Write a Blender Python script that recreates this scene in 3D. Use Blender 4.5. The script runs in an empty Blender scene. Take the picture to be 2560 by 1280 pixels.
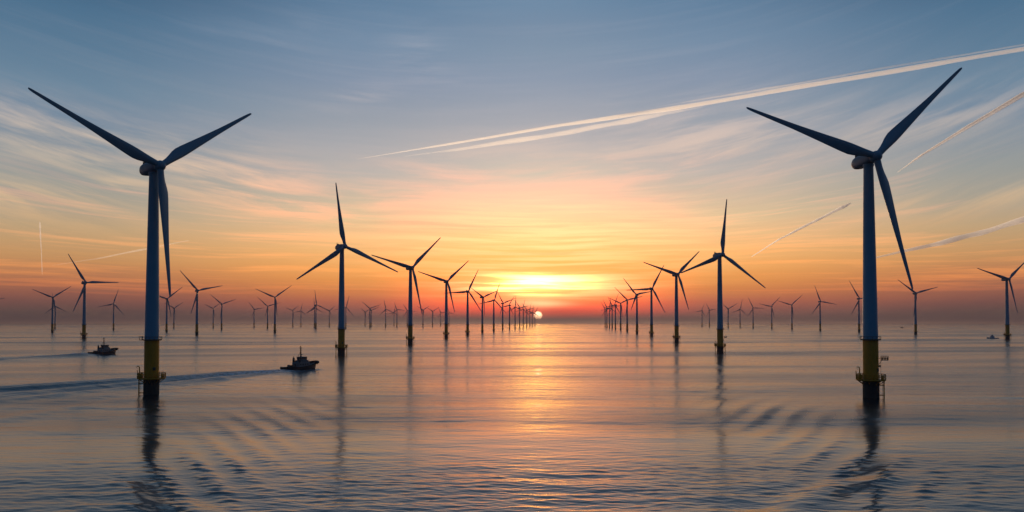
import bpy, bmesh, math, random
import numpy as np
from mathutils import Vector, Matrix

R = math.radians
SC = bpy.context.scene
COL = SC.collection
EARTH = 6371000.0
CAM_H = 27.5

# ------------------------------------------------------------------ camera
cam_data = bpy.data.cameras.new("camera")
cam = bpy.data.objects.new("camera", cam_data)
COL.objects.link(cam)
cam.location = (0, 0, CAM_H)
cam.rotation_euler = (R(91.5), 0, 0)
cam_data.sensor_width = 36.0
cam_data.lens = 28.0
cam_data.shift_y = 0.0437
cam_data.clip_start = 1.0
cam_data.clip_end = 600000.0
SC.camera = cam

# ------------------------------------------------------------------ exposure
SC.view_settings.view_transform = 'Standard'
SC.view_settings.look = 'None'
SC.view_settings.exposure = 0.0
SC.view_settings.gamma = 1.0
SC.view_settings.use_curve_mapping = False
SC.cycles.max_bounces = 8
SC.cycles.volume_bounces = 2
SC.cycles.glossy_bounces = 4
SC.cycles.transparent_max_bounces = 24
SC.cycles.sample_clamp_indirect = 12.0

# ------------------------------------------------------------------ sun
SUN_AZ, SUN_EL = 1.87, 0.43
S = Vector((math.sin(R(SUN_AZ)) * math.cos(R(SUN_EL)), math.cos(R(SUN_AZ)) * math.cos(R(SUN_EL)), math.sin(R(SUN_EL))))
sun_data = bpy.data.lights.new("sun", 'SUN')
sun = bpy.data.objects.new("sun", sun_data)
COL.objects.link(sun)
sun_data.energy = 3.0
sun_data.angle = R(0.55)
sun_data.color = (1.0, 0.70, 0.42)
SL = Vector((S.x, S.y, math.sin(R(-0.10))))
sun.rotation_euler = (-SL).to_track_quat('-Z', 'Y').to_euler()
sun.location = (0, 0, 300)


# ------------------------------------------------------------------ node helpers
def lin(c):
    return tuple((v / 255 / 12.92) if v / 255 <= 0.04045 else ((v / 255 + 0.055) / 1.055) ** 2.4 for v in c) + (1.0,)


class NT:
    """small expression helper on one node tree"""
    def __init__(self, nt):
        self.nt = nt

    def new(self, t, **kw):
        n = self.nt.nodes.new(t)
        for k, v in kw.items():
            setattr(n, k, v)
        return n

    def put(self, sock, v):
        if isinstance(v, bpy.types.NodeSocket):
            self.nt.links.new(v, sock)
        else:
            sock.default_value = v

    def m(self, op, a, b=0.0, c=0.0, clamp=False):
        n = self.new('ShaderNodeMath', operation=op, use_clamp=clamp)
        self.put(n.inputs[0], a); self.put(n.inputs[1], b); self.put(n.inputs[2], c)
        return n.outputs[0]

    def add(self, a, b): return self.m('ADD', a, b)
    def sub(self, a, b): return self.m('SUBTRACT', a, b)
    def mul(self, a, b): return self.m('MULTIPLY', a, b)

    def smooth(self, v, a, b, x=0.0, y=1.0):
        n = self.new('ShaderNodeMapRange', interpolation_type='SMOOTHSTEP')
        self.put(n.inputs['Value'], v)
        n.inputs['From Min'].default_value = a; n.inputs['From Max'].default_value = b
        n.inputs['To Min'].default_value = x; n.inputs['To Max'].default_value = y
        return n.outputs[0]

    def lmap(self, v, a, b, x=0.0, y=1.0):
        n = self.new('ShaderNodeMapRange')
        self.put(n.inputs['Value'], v)
        n.inputs['From Min'].default_value = a; n.inputs['From Max'].default_value = b
        n.inputs['To Min'].default_value = x; n.inputs['To Max'].default_value = y
        return n.outputs[0]

    def gauss(self, v, c, s):
        d = self.m('DIVIDE', self.sub(v, c), s)
        return self.m('EXPONENT', self.mul(self.mul(d, d), -0.5))

    def xyz(self, x, y, z=0.0):
        n = self.new('ShaderNodeCombineXYZ')
        self.put(n.inputs[0], x); self.put(n.inputs[1], y); self.put(n.inputs[2], z)
        return n.outputs[0]

    def noise(self, vec, scale, detail=4.0, rough=0.55, dist=0.0, dim='3D'):
        n = self.new('ShaderNodeTexNoise', noise_dimensions=dim)
        self.put(n.inputs['Vector'], vec)
        n.inputs['Scale'].default_value = scale
        n.inputs['Detail'].default_value = detail
        n.inputs['Roughness'].default_value = rough
        n.inputs['Distortion'].default_value = dist
        return n.outputs['Fac']

    def ramp(self, fac, stops):
        n = self.new('ShaderNodeValToRGB')
        el = n.color_ramp.elements
        stops = sorted(stops)
        el[0].position = stops[0][0]; el[0].color = stops[0][1]
        el[1].position = stops[-1][0]; el[1].color = stops[-1][1]
        for p, c in stops[1:-1]:
            e = el.new(p); e.color = c
        self.put(n.inputs[0], fac)
        return n.outputs[0]

    def mix(self, f, a, b, bt='MIX'):
        n = self.new('ShaderNodeMix', data_type='RGBA', blend_type=bt)
        n.clamp_result = False
        self.put(n.inputs[0], f); self.put(n.inputs[6], a); self.put(n.inputs[7], b)
        return n.outputs[2]


def px_dir(x, y):
    """direction (azimuth deg, elevation deg) of a measured point of the sky"""
    dx, dz = (x - 1280) / 1991.0, (804 - y) / 1991.0
    return math.degrees(math.atan(dx)), math.degrees(math.atan(dz / math.sqrt(1 + dx * dx)))


# ------------------------------------------------------------------ sky
world = bpy.data.worlds.new("World")
SC.world = world
world.use_nodes = True
wt = world.node_tree
wt.nodes.clear()
W = NT(wt)
wout = W.new('ShaderNodeOutputWorld')
tc = W.new('ShaderNodeTexCoord')
sep = W.new('ShaderNodeSeparateXYZ')
wt.links.new(tc.outputs['Generated'], sep.inputs[0])
DX, DY, DZ = sep.outputs
el = W.mul(W.m('ARCSINE', DZ), 57.29578)
az = W.mul(W.m('ARCTAN2', DX, DY), 57.29578)
azd = W.sub(az, SUN_AZ)
aaz = W.m('ABSOLUTE', azd)
SPAN = 27.0
tt = W.m('DIVIDE', W.add(el, 1.0), SPAN, clamp=True)


def hot(c, k=1.8):
    """the red of the glow runs past the film's white: keep it as real brightness"""
    r, g, b, a = lin(c)
    f = max(0.0, min(1.0, (c[0] - 240) / 10.0))
    return (r * (1 + (k - 1) * f), g, b, a)


def column(x, pts, glow=0.0):
    st = []
    for y, c in pts:
        e = px_dir(x, y)[1]
        st.append((min(1.0, max(0.0, (e + 1) / SPAN)), hot(c, glow) if glow else lin(c)))
    return W.ramp(tt, st)


ramp_c = column(1345, [(-90, (100, 130, 158)), (0, (114, 143, 171)), (60, (124, 147, 172)), (120, (134, 154, 176)), (190, (146, 160, 180)), (250, (160, 168, 182)), (310, (178, 178, 184)),
                       (370, (206, 194, 188)), (440, (226, 209, 188)), (500, (243, 223, 182)), (550, (251, 230, 168)), (600, (252, 222, 136)),
                       (645, (252, 208, 102)), (680, (250, 194, 78)), (715, (250, 180, 74)), (740, (250, 166, 68)), (760, (249, 140, 70)),
                       (778, (246, 112, 76)), (790, (226, 98, 80)), (799, (184, 96, 84)), (808, (160, 98, 86)), (830, (150, 92, 84))], 3.0)
ramp_m = column(900, [(-90, (88, 120, 151)), (0, (101, 133, 163)), (100, (121, 146, 172)), (200, (138, 154, 176)), (300, (162, 168, 178)), (370, (182, 180, 182)),
                      (430, (200, 190, 182)), (490, (218, 198, 172)), (540, (236, 206, 162)), (590, (248, 206, 144)), (630, (250, 197, 122)),
                      (670, (250, 182, 98)), (700, (246, 164, 84)), (730, (234, 140, 80)), (755, (206, 112, 84)), (775, (172, 100, 88)),
                      (790, (146, 98, 92)), (808, (132, 94, 91)), (830, (126, 90, 88))], 1.15)
ramp_e = column(100, [(-90, (64, 99, 130)), (0, (79, 116, 146)), (100, (94, 127, 154)), (200, (111, 139, 162)), (280, (124, 144, 164)), (350, (141, 153, 163)),
                      (420, (156, 161, 159)), (470, (168, 165, 154)), (520, (184, 169, 146)), (560, (196, 169, 132)), (600, (205, 164, 117)),
                      (640, (208, 154, 102)), (670, (203, 138, 92)), (700, (186, 118, 85)), (730, (158, 98, 82)), (755, (130, 86, 80)),
                      (780, (102, 80, 77)), (808, (94, 78, 77)), (830, (90, 76, 76))])

# coordinates for the cloud streaks, slowly warped
warp = W.noise(W.xyz(W.mul(az, 0.045), W.mul(el, 0.05), 3.1), 1.0, 2.0)
elw = W.add(el, W.mul(W.sub(warp, 0.5), 1.3))

base = W.mix(W.smooth(aaz, 0.0, 13.0), ramp_c, ramp_m)
base = W.mix(W.smooth(aaz, 10.0, 31.0), base, ramp_e)

# low streaky bands, fanning out a little higher up
a30 = W.add(az, 30.0)
fan = W.sub(W.mul(a30, 0.25), W.mul(W.mul(a30, a30), 0.005))
elb = W.add(elw, W.mul(fan, W.smooth(el, 3.5, 11.0, 0.0, 0.7)))
n1 = W.noise(W.xyz(W.mul(az, 0.045), W.mul(elb, 1.1), 0.0), 1.0, 7.0, 0.62)
n1b = W.noise(W.xyz(W.mul(az, 0.10), W.mul(W.add(elb, W.mul(az, 0.012)), 4.2), 8.0), 1.0, 5.0, 0.6)
band = W.add(W.mul(W.sub(n1, 0.5), 2.6), W.mul(W.sub(n1b, 0.5), 1.1))
lowmask = W.mul(W.smooth(el, 0.9, 2.6), W.smooth(el, 12.0, 5.0, 0.12, 1.0))
bcol = W.ramp(tt, [((e + 1) / SPAN, hot(c)) for e, c in [(0.0, (215, 105, 82)), (1.6, (250, 165, 90)), (3.0, (254, 200, 96)), (5.0, (254, 214, 130)),
                                                     (8.0, (250, 218, 172)), (12.0, (236, 208, 190)), (17.0, (208, 200, 204)), (24.0, (170, 182, 202))]])
dcol = W.ramp(tt, [((e + 1) / SPAN, lin(c)) for e, c in [(0.0, (150, 90, 84)), (1.6, (214, 112, 72)), (3.0, (238, 160, 80)), (5.0, (238, 180, 114)),
                                                     (8.0, (196, 172, 150)), (12.0, (160, 165, 172)), (20.0, (110, 138, 168))]])
edgef = W.smooth(aaz, 8.0, 34.0, 1.0, 0.62)
bpos = W.m('MULTIPLY', W.mul(W.m('MAXIMUM', band, 0.0), 1.0), W.mul(lowmask, edgef), clamp=True)
bneg = W.m('MULTIPLY', W.mul(W.m('MAXIMUM', W.mul(band, -1.0), 0.0), 0.75), W.mul(lowmask, edgef), clamp=True)
sky = W.mix(bpos, base, bcol)
sky = W.mix(bneg, sky, dcol)

# high cirrus wisps inside a few soft regions of the sky
tilt = W.add(elw, fan)
n2 = W.noise(W.xyz(W.mul(az, 0.11), W.mul(tilt, 0.95), 21.0), 1.0, 7.0, 0.62, 0.35)
n2b = W.noise(W.xyz(W.mul(az, 0.05), W.mul(el, 0.13), 5.0), 1.0, 3.0)


def blob(x, y, sx, sy, k=1.0, slope=0.0):
    a0, e0 = px_dir(x, y)
    da = W.m('DIVIDE', W.sub(az, a0), sx)
    de = W.m('DIVIDE', W.sub(W.sub(el, e0), W.mul(W.sub(az, a0), slope)), sy)
    return W.mul(W.m('EXPONENT', W.mul(W.add(W.mul(da, da), W.mul(de, de)), -0.5)), k)


reg = None
for b in [(160, 345, 5.5, 1.3, 1.0, -0.16), (560, 450, 5.0, 1.6, 1.15, -0.16), (270, 470, 2.6, 0.7, 1.1, 0.2), (60, 510, 5.0, 1.2, 1.0, -0.1),
          (1130, 440, 9.0, 1.3, 0.7, 0.2), (1800, 350, 6.0, 1.9, 0.9, 0.08), (2330, 290, 6.5, 1.2, 0.7, 0.04), (1540, 400, 7.0, 2.0, 0.7, 0.15),
          (1040, 130, 2.0, 1.6, 0.35, -0.5), (910, 235, 2.6, 0.5, 0.4, 0.25), (800, 60, 6.0, 0.7, 0.25, 0.15), (2450, 500, 6.0, 0.6, 0.6, 0.12),
          (650, 520, 6.0, 0.8, 0.8, -0.05)]:
    v = blob(*b)
    reg = v if reg is None else W.m('MAXIMUM', reg, v)
wisp = W.mul(W.smooth(n2, 0.36, 0.70), W.smooth(n2b, 0.2, 0.6, 0.45, 1.0))
wamt = W.m('MULTIPLY', W.mul(wisp, 0.9), W.add(reg, W.mul(W.smooth(el, 24.0, 8.0), 0.06)), clamp=True)
wcol = W.mix(W.smooth(aaz, 6.0, 30.0), bcol, W.ramp(tt, [((e + 1) / SPAN, lin(c)) for e, c in [(2.0, (222, 160, 100)), (5.0, (236, 180, 122)), (7.5, (238, 198, 152)),
                                                                                    (10.0, (226, 202, 174)), (13.5, (198, 188, 184)), (19.0, (165, 172, 190))]]))
sky = W.mix(wamt, sky, wcol)

# streaks of bright cloud above the sun, a wide warm glow, the red band beside the sun
gl = W.mul(W.gauss(azd, 0.0, 3.6), W.gauss(el, 2.65, 0.62))
gl2 = W.mul(W.gauss(azd, 0.6, 7.0), W.gauss(el, 5.6, 1.9))
gl3 = W.mul(W.gauss(azd, 0.2, 1.3), W.gauss(el, 1.25, 0.22))
n3 = W.noise(W.xyz(W.mul(az, 0.10), W.mul(elw, 2.6), 40.0), 1.0, 5.0, 0.55)
st3 = W.smooth(n3, 0.40, 0.62)
gsum = W.m('ADD', W.mul(W.mul(gl, W.add(W.mul(st3, 0.75), 0.35)), 1.25), W.add(W.mul(W.mul(gl2, W.add(W.mul(st3, 0.75), 0.25)), 0.45), W.mul(gl3, 0.75)), clamp=True)
sky = W.mix(gsum, sky, (2.0, 1.32, 0.58, 1.0))
# the flare through the cloud gap is many times brighter than the film can show
flare = W.mul(W.mul(W.gauss(azd, -0.1, 2.1), W.gauss(el, 2.72, 0.42)), W.add(W.mul(st3, 0.78), 0.22))
sky = W.mix(W.m('POWER', flare, 1.6), sky, (36.0, 16.5, 2.0, 1.0))
redb = W.mul(W.mul(W.gauss(azd, 0.4, 4.2), W.gauss(el, 0.62, 0.36)), 0.75)
sky = W.mix(redb, sky, lin((255, 92, 70)))

# sky behind and above the camera: deep blue dusk
bmix = W.smooth(aaz, 40.0, 115.0)
bcolr = W.ramp(W.m('DIVIDE', el, 60.0, clamp=True), [(0.0, (0.046, 0.066, 0.112, 1)), (0.15, (0.029, 0.064, 0.126, 1)), (1.0, (0.022, 0.062, 0.140, 1))])
sky = W.mix(bmix, sky, bcolr)
sky = W.mix(W.smooth(el, 21.0, 75.0), sky, (0.020, 0.060, 0.140, 1.0))

# the sun's disc, cut by thin bands of cloud low down
sd = W.new('ShaderNodeVectorMath', operation='DOT_PRODUCT')
wt.links.new(tc.outputs['Generated'], sd.inputs[0]); sd.inputs[1].default_value = S
ang = W.mul(W.m('ARCCOSINE', W.m('MINIMUM', sd.outputs['Value'], 1.0)), 57.29578)
disc = W.smooth(ang, 0.345, 0.22)
lowc = W.smooth(el, 0.20, 0.36)
stripe = W.m('SUBTRACT', 1.0, W.mul(W.gauss(el, 0.335, 0.022), 0.5))
disc = W.mul(W.mul(disc, W.smooth(el, 0.12, 0.30, 0.35, 1.0)), stripe)
sky = W.mix(disc, sky, (6.2, 3.5, 1.9, 1.0))
halo = W.mul(W.m('EXPONENT', W.mul(ang, -2.4)), 0.35)
sky = W.mix(halo, sky, (1.2, 0.55, 0.25, 1.0), 'ADD')

nish = W.new('ShaderNodeTexSky', sky_type='NISHITA')
nish.sun_disc = False
nish.sun_elevation = R(SUN_EL)
nish.sun_rotation = R(SUN_AZ)
nish.dust_density = 2.0
bg_n = W.new('ShaderNodeBackground'); bg_n.inputs['Strength'].default_value = 0.05
wt.links.new(nish.outputs[0], bg_n.inputs['Color'])
bg = W.new('ShaderNodeBackground'); bg.inputs['Strength'].default_value = 1.0
wt.links.new(sky, bg.inputs['Color'])
ms = W.new('ShaderNodeMixShader'); ms.inputs[0].default_value = 0.94
wt.links.new(bg_n.outputs[0], ms.inputs[1]); wt.links.new(bg.outputs[0], ms.inputs[2])
wt.links.new(ms.outputs[0], wout.inputs['Surface'])
world.cycles.sampling_method = 'MANUAL'
world.cycles.sample_map_resolution = 1024


# ------------------------------------------------------------------ object helpers
def link_mesh(name, bm, mat, parent=None, smooth=True):
    me = bpy.data.meshes.new(name)
    bm.to_mesh(me); bm.free()
    if smooth:
        me.polygons.foreach_set('use_smooth', [True] * len(me.polygons))
    if isinstance(mat, (list, tuple)):
        for q in mat: me.materials.append(q)
    elif mat is not None:
        me.materials.append(mat)
    ob = bpy.data.objects.new(name, me)
    COL.objects.link(ob)
    if parent is not None: ob.parent = parent
    return ob


def thing(name, label, cat, group=None, loc=(0, 0, 0), rz=0.0):
    o = bpy.data.objects.new(name, None)
    COL.objects.link(o)
    o.empty_display_size = 2.0
    o.location = loc; o.rotation_euler = (0, 0, rz)
    o['label'] = label; o['category'] = cat
    if group: o['group'] = group
    return o


def add_ring_surface(bm, rings, cap0=True, cap1=True):
    vs = [[bm.verts.new(p) for p in r] for r in rings]
    n = len(vs[0])
    for a, b in zip(vs[:-1], vs[1:]):
        for i in range(n):
            bm.faces.new((a[i], a[(i + 1) % n], b[(i + 1) % n], b[i]))
    if cap0: bm.faces.new(list(reversed(vs[0])))
    if cap1: bm.faces.new(vs[-1])
    return vs


def add_lathe(bm, prof, n=32, c=(0, 0, 0), cap0=True, cap1=True):
    rings = [[(c[0] + r * math.cos(2 * math.pi * i / n), c[1] + r * math.sin(2 * math.pi * i / n), c[2] + z) for i in range(n)] for r, z in prof]
    add_ring_surface(bm, rings, cap0, cap1)


def add_tube(bm, pts, rad, n=6, closed=False):
    pts = [Vector(p) for p in pts]
    rings = []
    up0 = None
    for i, p in enumerate(pts):
        if closed:
            d = pts[(i + 1) % len(pts)] - pts[i - 1]
        else:
            d = pts[min(i + 1, len(pts) - 1)] - pts[max(i - 1, 0)]
        d.normalize()
        ref = Vector((0, 0, 1)) if abs(d.z) < 0.9 else Vector((1, 0, 0))
        a = d.cross(ref).normalized(); b = d.cross(a).normalized()
        r = rad[i] if isinstance(rad, (list, tuple)) else rad
        rings.append([p + (a * math.cos(2 * math.pi * k / n) + b * math.sin(2 * math.pi * k / n)) * r for k in range(n)])
    if closed:
        vs = [[bm.verts.new(q) for q in rg] for rg in rings]
        m = len(vs)
        for i in range(m):
            A, B = vs[i], vs[(i + 1) % m]
            for k in range(n):
                bm.faces.new((A[k], A[(k + 1) % n], B[(k + 1) % n], B[k]))
    else:
        add_ring_surface(bm, rings)


def add_box(bm, x0, x1, y0, y1, z0, z1, bev=0.0, taper=0.0):
    t = taper
    co = [(x0, y0, z0), (x1, y0, z0), (x1, y1, z0), (x0, y1, z0), (x0 + t, y0 + t, z1), (x1 - t, y0 + t, z1), (x1 - t, y1 - t, z1), (x0 + t, y1 - t, z1)]
    v = [bm.verts.new(c) for c in co]
    fs = [bm.faces.new([v[i] for i in f]) for f in ((3, 2, 1, 0), (4, 5, 6, 7), (0, 1, 5, 4), (1, 2, 6, 5), (2, 3, 7, 6), (3, 0, 4, 7))]
    if bev > 0:
        es = set(e for f in fs for e in f.edges)
        bmesh.ops.bevel(bm, geom=list(es), offset=bev, segments=2, affect='EDGES', profile=0.5)


def mat_paint(name, col, rough=0.45, dirt=0.25, scale=0.6, col2=None, grime=None, spec=0.4):
    m = bpy.data.materials.new(name)
    m.use_nodes = True
    nt = m.node_tree
    N = NT(nt)
    bs = nt.nodes['Principled BSDF']
    t = N.new('ShaderNodeTexCoord')
    n = N.noise(t.outputs['Object'], scale, 6.0, 0.6)
    sp = N.new('ShaderNodeSeparateXYZ'); nt.links.new(t.outputs['Object'], sp.inputs[0])
    streak = N.noise(N.xyz(N.mul(sp.outputs[0], 2.2), N.mul(sp.outputs[1], 2.2), N.mul(sp.outputs[2], 0.12)), 1.0, 5.0)
    f = N.m('MULTIPLY', N.smooth(N.m('MULTIPLY', N.add(n, streak), 0.5), 0.42, 0.75), dirt, clamp=True)
    c0 = col + (1.0,)
    if col2 is not None:   # colour blends with height: col below z0, col2 above z1
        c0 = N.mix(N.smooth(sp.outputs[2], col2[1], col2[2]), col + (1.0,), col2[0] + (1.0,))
    c = N.mix(f, c0, (grime or tuple(v * 0.45 for v in col)) + (1.0,))
    nt.links.new(c, bs.inputs['Base Color'])
    r = N.lmap(n, 0.3, 0.7, rough - 0.08, rough + 0.12)
    nt.links.new(r, bs.inputs['Roughness'])
    bs.inputs['Specular IOR Level'].default_value = spec
    return m


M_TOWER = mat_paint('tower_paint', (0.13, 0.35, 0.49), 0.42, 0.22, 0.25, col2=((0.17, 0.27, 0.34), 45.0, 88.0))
M_BLADE = mat_paint('blade_paint', (0.17, 0.29, 0.37), 0.38, 0.2, 0.3)
M_NAC = mat_paint('nacelle_paint', (0.15, 0.19, 0.25), 0.4, 0.25, 0.5)
M_YEL = mat_paint('transition_yellow', (0.66, 0.27, 0.008), 0.5, 0.35, 0.5, grime=(0.22, 0.13, 0.03))
M_PILE = mat_paint('pile_steel', (0.045, 0.04, 0.035), 0.7, 0.5, 0.8, grime=(0.03, 0.045, 0.025))
M_STEEL = mat_paint('dark_steel', (0.10, 0.09, 0.06), 0.55, 0.4, 1.5)
M_HULL = mat_paint('tug_hull', (0.02, 0.022, 0.03), 0.45, 0.4, 1.0, grime=(0.06, 0.035, 0.025))
M_RUB = mat_paint('fender_rubber', (0.02, 0.02, 0.02), 0.85, 0.3, 2.0)
M_HOUSE = mat_paint('tug_house_paint', (0.16, 0.17, 0.185), 0.45, 0.3, 1.0, grime=(0.2, 0.17, 0.13))
M_DECK = mat_paint('deck_paint', (0.10, 0.06, 0.05), 0.7, 0.4, 1.0)
M_ORANGE = mat_paint('mast_paint', (0.35, 0.16, 0.08), 0.5, 0.3, 1.0)
M_GLASS = bpy.data.materials.new('window_glass'); M_GLASS.use_nodes = True
_b = M_GLASS.node_tree.nodes['Principled BSDF']
_b.inputs['Base Color'].default_value = (0.02, 0.025, 0.03, 1); _b.inputs['Roughness'].default_value = 0.05


# ------------------------------------------------------------------ water
def smoothstep(a, b, x):
    t = np.clip((x - a) / (b - a), 0, 1)
    return t * t * (3 - 2 * t)


rng = np.random.default_rng(7)
TUG_POS = (-119.6, 450.1)
TUG_HEAD = 32.0
TUG2_POS = (-341.3, 665.9)
TUG2_HEAD = 22.0


def build_water():
    rad = [0.5, 4, 9, 15, 22, 30, 38, 46, 54, 61, 67, 72, 76]
    r = 79.0
    while r < 19400:
        rad.append(r)
        r += max(0.14, 0.32 * r * r / 21895.0 if r < 6000 else 0.06 * r)
    rad.append(19400.0)
    rad = np.array(rad)
    azf = np.linspace(-41.0, 41.0, 1260)
    azb = np.linspace(41.0, 319.0, 84)[1:-1]
    azs = np.radians(np.concatenate([azf, azb]))
    nr, na = len(rad), len(azs)
    rr, aa = np.meshgrid(rad, azs, indexing='ij')
    x = rr * np.sin(aa); y = rr * np.cos(aa)
    drr = np.gradient(rad)[:, None] * np.ones((1, na))
    dt = np.full(na, np.radians(82.0 / 1260)); dt[1259:] = np.radians(3.4)
    dl = np.maximum(drr, rr * dt[None, :])
    # breeze pattern: calmer and livelier patches
    gust = np.zeros_like(x)
    for i in range(9):
        lam = rng.uniform(70, 420); th = rng.normal(0, 0.5)
        gust += np.sin((x * math.sin(th) * 0.5 + y * math.cos(th)) * 2 * math.pi / lam + rng.uniform(0, 6.28) + 0.8 * np.sin(x / rng.uniform(60, 200)))
    gust = np.clip(0.92 + 0.20 * gust, 0.3, 1.7)
    z = np.zeros_like(x); var = np.zeros_like(x)
    near = (0.58 + 0.54 * smoothstep(330, 115, rr)) * (1.0 - 0.42 * np.exp(-0.5 * ((aa - math.radians(1.5)) / math.radians(7.5)) ** 2) * smoothstep(125, 220, rr))
    # diverging wave trains left by passing boats, either side of the channel: slanting bands that carry steep short ripples
    band = np.zeros_like(x)
    for (x0, sx, wd, d0, d1, tx, ty, lam, am) in [(-56.0, -0.15, 9.5, 112, 360, 31.0, 15.0, 7.6, 0.10), (64.0, 0.13, 9.5, 118, 400, -31.0, 14.0, 7.9, 0.085)]:
        cx = x0 + sx * (y - 150)
        env = np.exp(-0.5 * ((x - cx) / (wd * (0.5 + y / 360))) ** 2) * smoothstep(d0 - 25, d0 + 25, y) * smoothstep(d1, d1 - 170, y)
        q = math.hypot(tx, ty); k = 2 * math.pi / (lam * (0.75 + y / 700))
        arg = k * (tx * x + ty * (y - 190)) / q + 0.5 * np.sin(y / 27.0) + 0.6 * np.sin(x / 9.0 + y / 31.0) + 0.6 * np.sin(x / 17.0 - y / 47.0 + x0)
        wgt = smoothstep(2.0, 4.0, lam / (rr * dt[None, :]))
        z += env * am * np.sin(arg) * wgt
        band += env * (np.clip(0.5 + 0.5 * np.sin(arg), 0, 1) ** 1.5 - 0.28) * np.clip(0.80 + 0.22 * np.sin(y / 23.0 + x / 11.0 + x0) + 0.16 * np.sin(y / 9.0 - x / 6.0), 0.1, 1.2) * smoothstep(370, 215, rr)
    comps = []
    for lam in np.geomspace(0.85, 4.2, 44):
        comps.append((lam, rng.normal(0.05, 0.42), 0.0098, True))
    for lam in np.geomspace(4.4, 17.0, 22):
        comps.append((lam, rng.normal(0.06, 0.45), 0.0062, True))
    for lam in np.geomspace(8, 240, 44):
        comps.append((lam, rng.normal(0, 0.16), 0.0042 if lam < 60 else 0.0019, False))
    for lam, th, sl, gu in comps:
        k = 2 * math.pi / lam
        kx, ky = k * math.sin(th), k * math.cos(th)
        ph = rng.uniform(0, 2 * math.pi)
        wgt = smoothstep(2.2, 5.0, lam / drr) * smoothstep(2.0, 4.5, lam / (rr * dt[None, :] * max(abs(math.sin(th)), 0.15)))
        amp = sl / k
        loc = gust * near if gu else ((0.30 + 0.70 * smoothstep(130, 330, rr)) * (0.4 + 0.6 * gust) if lam < 70 else 1.0)
        if gu and 1.8 < lam < 8:
            loc = loc * np.clip(1.0 + 3.4 * band, 0.25, 4.0)
        # slow bending of the crests
        arg = kx * x + ky * y + ph + 0.9 * np.sin(x * k * 0.13 + ph * 3) + 0.7 * np.sin(y * k * 0.09 + ph * 5)
        z += wgt * amp * loc * (np.sin(arg) - 0.22 * np.cos(2 * arg))
        var += (1 - wgt * wgt) * (sl * loc) ** 2 * 0.5
    # smooth ridges pushed aside by the camera's own vessel
    for (xa, ya, xb, yb, am, w) in [(69.5, 143, 50.0, 130, 0.20, 1.9), (50.0, 130, 33.0, 108, 0.20, 1.9), (-62.0, 128, -44.0, 116, 0.16, 2.0), (-44.0, 116, -28.0, 98, 0.16, 2.0)]:
        L = math.hypot(xb - xa, yb - ya)
        s = ((x - xa) * (xb - xa) + (y - ya) * (yb - ya)) / L
        n = ((x - xa) * (yb - ya) - (y - ya) * (xb - xa)) / L
        z += am * smoothstep(-6, 3, s) * smoothstep(L + 6, L - 3, s) * (np.exp(-0.5 * (n / w) ** 2) - 0.5 * np.exp(-0.5 * ((np.abs(n) - 2.6 * w) / w) ** 2))
    # a low swell close to the camera's vessel
    z += 0.055 * np.sin(y * 0.66 + 0.9 * np.sin(x / 13.0) + 0.04 * x) * smoothstep(165, 118, rr) * (0.6 + 0.4 * np.sin(x / 21.0))
    wake = np.zeros_like(x)
    for (px, py, arms, foam, fade) in [(TUG_POS[0], TUG_POS[1], [(33.5, 1.9, 3.1, 1), (27.5, 0.5, 2.6, 1), (19.0, 1.0, 2.9, 1), (6.0, 0.5, 3.0, 1)], (28.0, 8.0, 0.11), 560.0),
                                       (TUG2_POS[0], TUG2_POS[1], [(14.8, 2.4, 6.0, 1), (5.0, 0.7, 5.0, 1)], (13.0, 4.6, 0.05), 520.0)]:
        for (deg, am, w0, sg) in arms:
            ux, uy = -math.sin(R(deg)), -math.cos(R(deg))
            s = (x - px) * ux + (y - py) * uy
            n = (x - px) * uy - (y - py) * ux + 1.6 * np.sin(s / 60.0)
            w = w0 + 0.007 * np.clip(s, 0, 400)
            e = smoothstep(0, 30, s) * np.exp(-np.clip(s, 0, 2000) / fade)
            z += e * am * (np.exp(-0.5 * (n / w) ** 2) - 0.7 * np.exp(-0.5 * ((n - 2.3 * w) / (1.2 * w)) ** 2) + 0.35 * np.exp(-0.5 * ((n - 4.6 * w) / (1.3 * w)) ** 2))
        deg, w0, gr = foam
        ux, uy = -math.sin(R(deg)), -math.cos(R(deg))
        s = (x - px) * ux + (y - py) * uy
        n = (x - px) * uy - (y - py) * ux
        w = w0 + gr * np.clip(s, 0, 400)
        wk = smoothstep(-13, -4, s) * np.exp(-np.clip(s - 20, 0, 2000) / 110.0) * np.exp(-0.5 * (n / w) ** 2)
        wake = np.maximum(wake, wk)
        # bow wave hump beside the hull
        hs = math.sin(R(TUG_HEAD if px > -200 else TUG2_HEAD)); hc = math.cos(R(TUG_HEAD if px > -200 else TUG2_HEAD))
        s2 = (x - px) * hs + (y - py) * hc; n2 = (x - px) * hc - (y - py) * hs
        z += 0.55 * np.exp(-0.5 * ((s2 - 9) / 3.0) ** 2) * np.exp(-0.5 * ((np.abs(n2) - 3.6) / 1.2) ** 2)
    z -= rr * rr / (2 * EARTH)
    alpha = np.sqrt(2 * var + 0.02 ** 2)
    rough = np.sqrt(np.clip(alpha, 0.01, 1.0))
    fine = smoothstep(900, 110, rr)
    co = np.stack([x, y, z], -1).reshape(-1, 3).astype(np.float32)
    idx = (np.arange(nr)[:, None] * na + np.arange(na)[None, :])
    a = idx[:-1, :]; b = np.roll(idx, -1, 1)[:-1, :]; c = np.roll(idx, -1, 1)[1:, :]; d = idx[1:, :]
    quads = np.stack([a, d, c, b], -1).reshape(-1, 4)
    nq = len(quads)
    me = bpy.data.meshes.new('water')
    ncap = na
    me.vertices.add(len(co)); me.vertices.foreach_set('co', co.ravel())
    loops = np.concatenate([quads.ravel(), idx[0, ::-1]]).astype(np.int32)
    me.loops.add(len(loops)); me.loops.foreach_set('vertex_index', loops)
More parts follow.
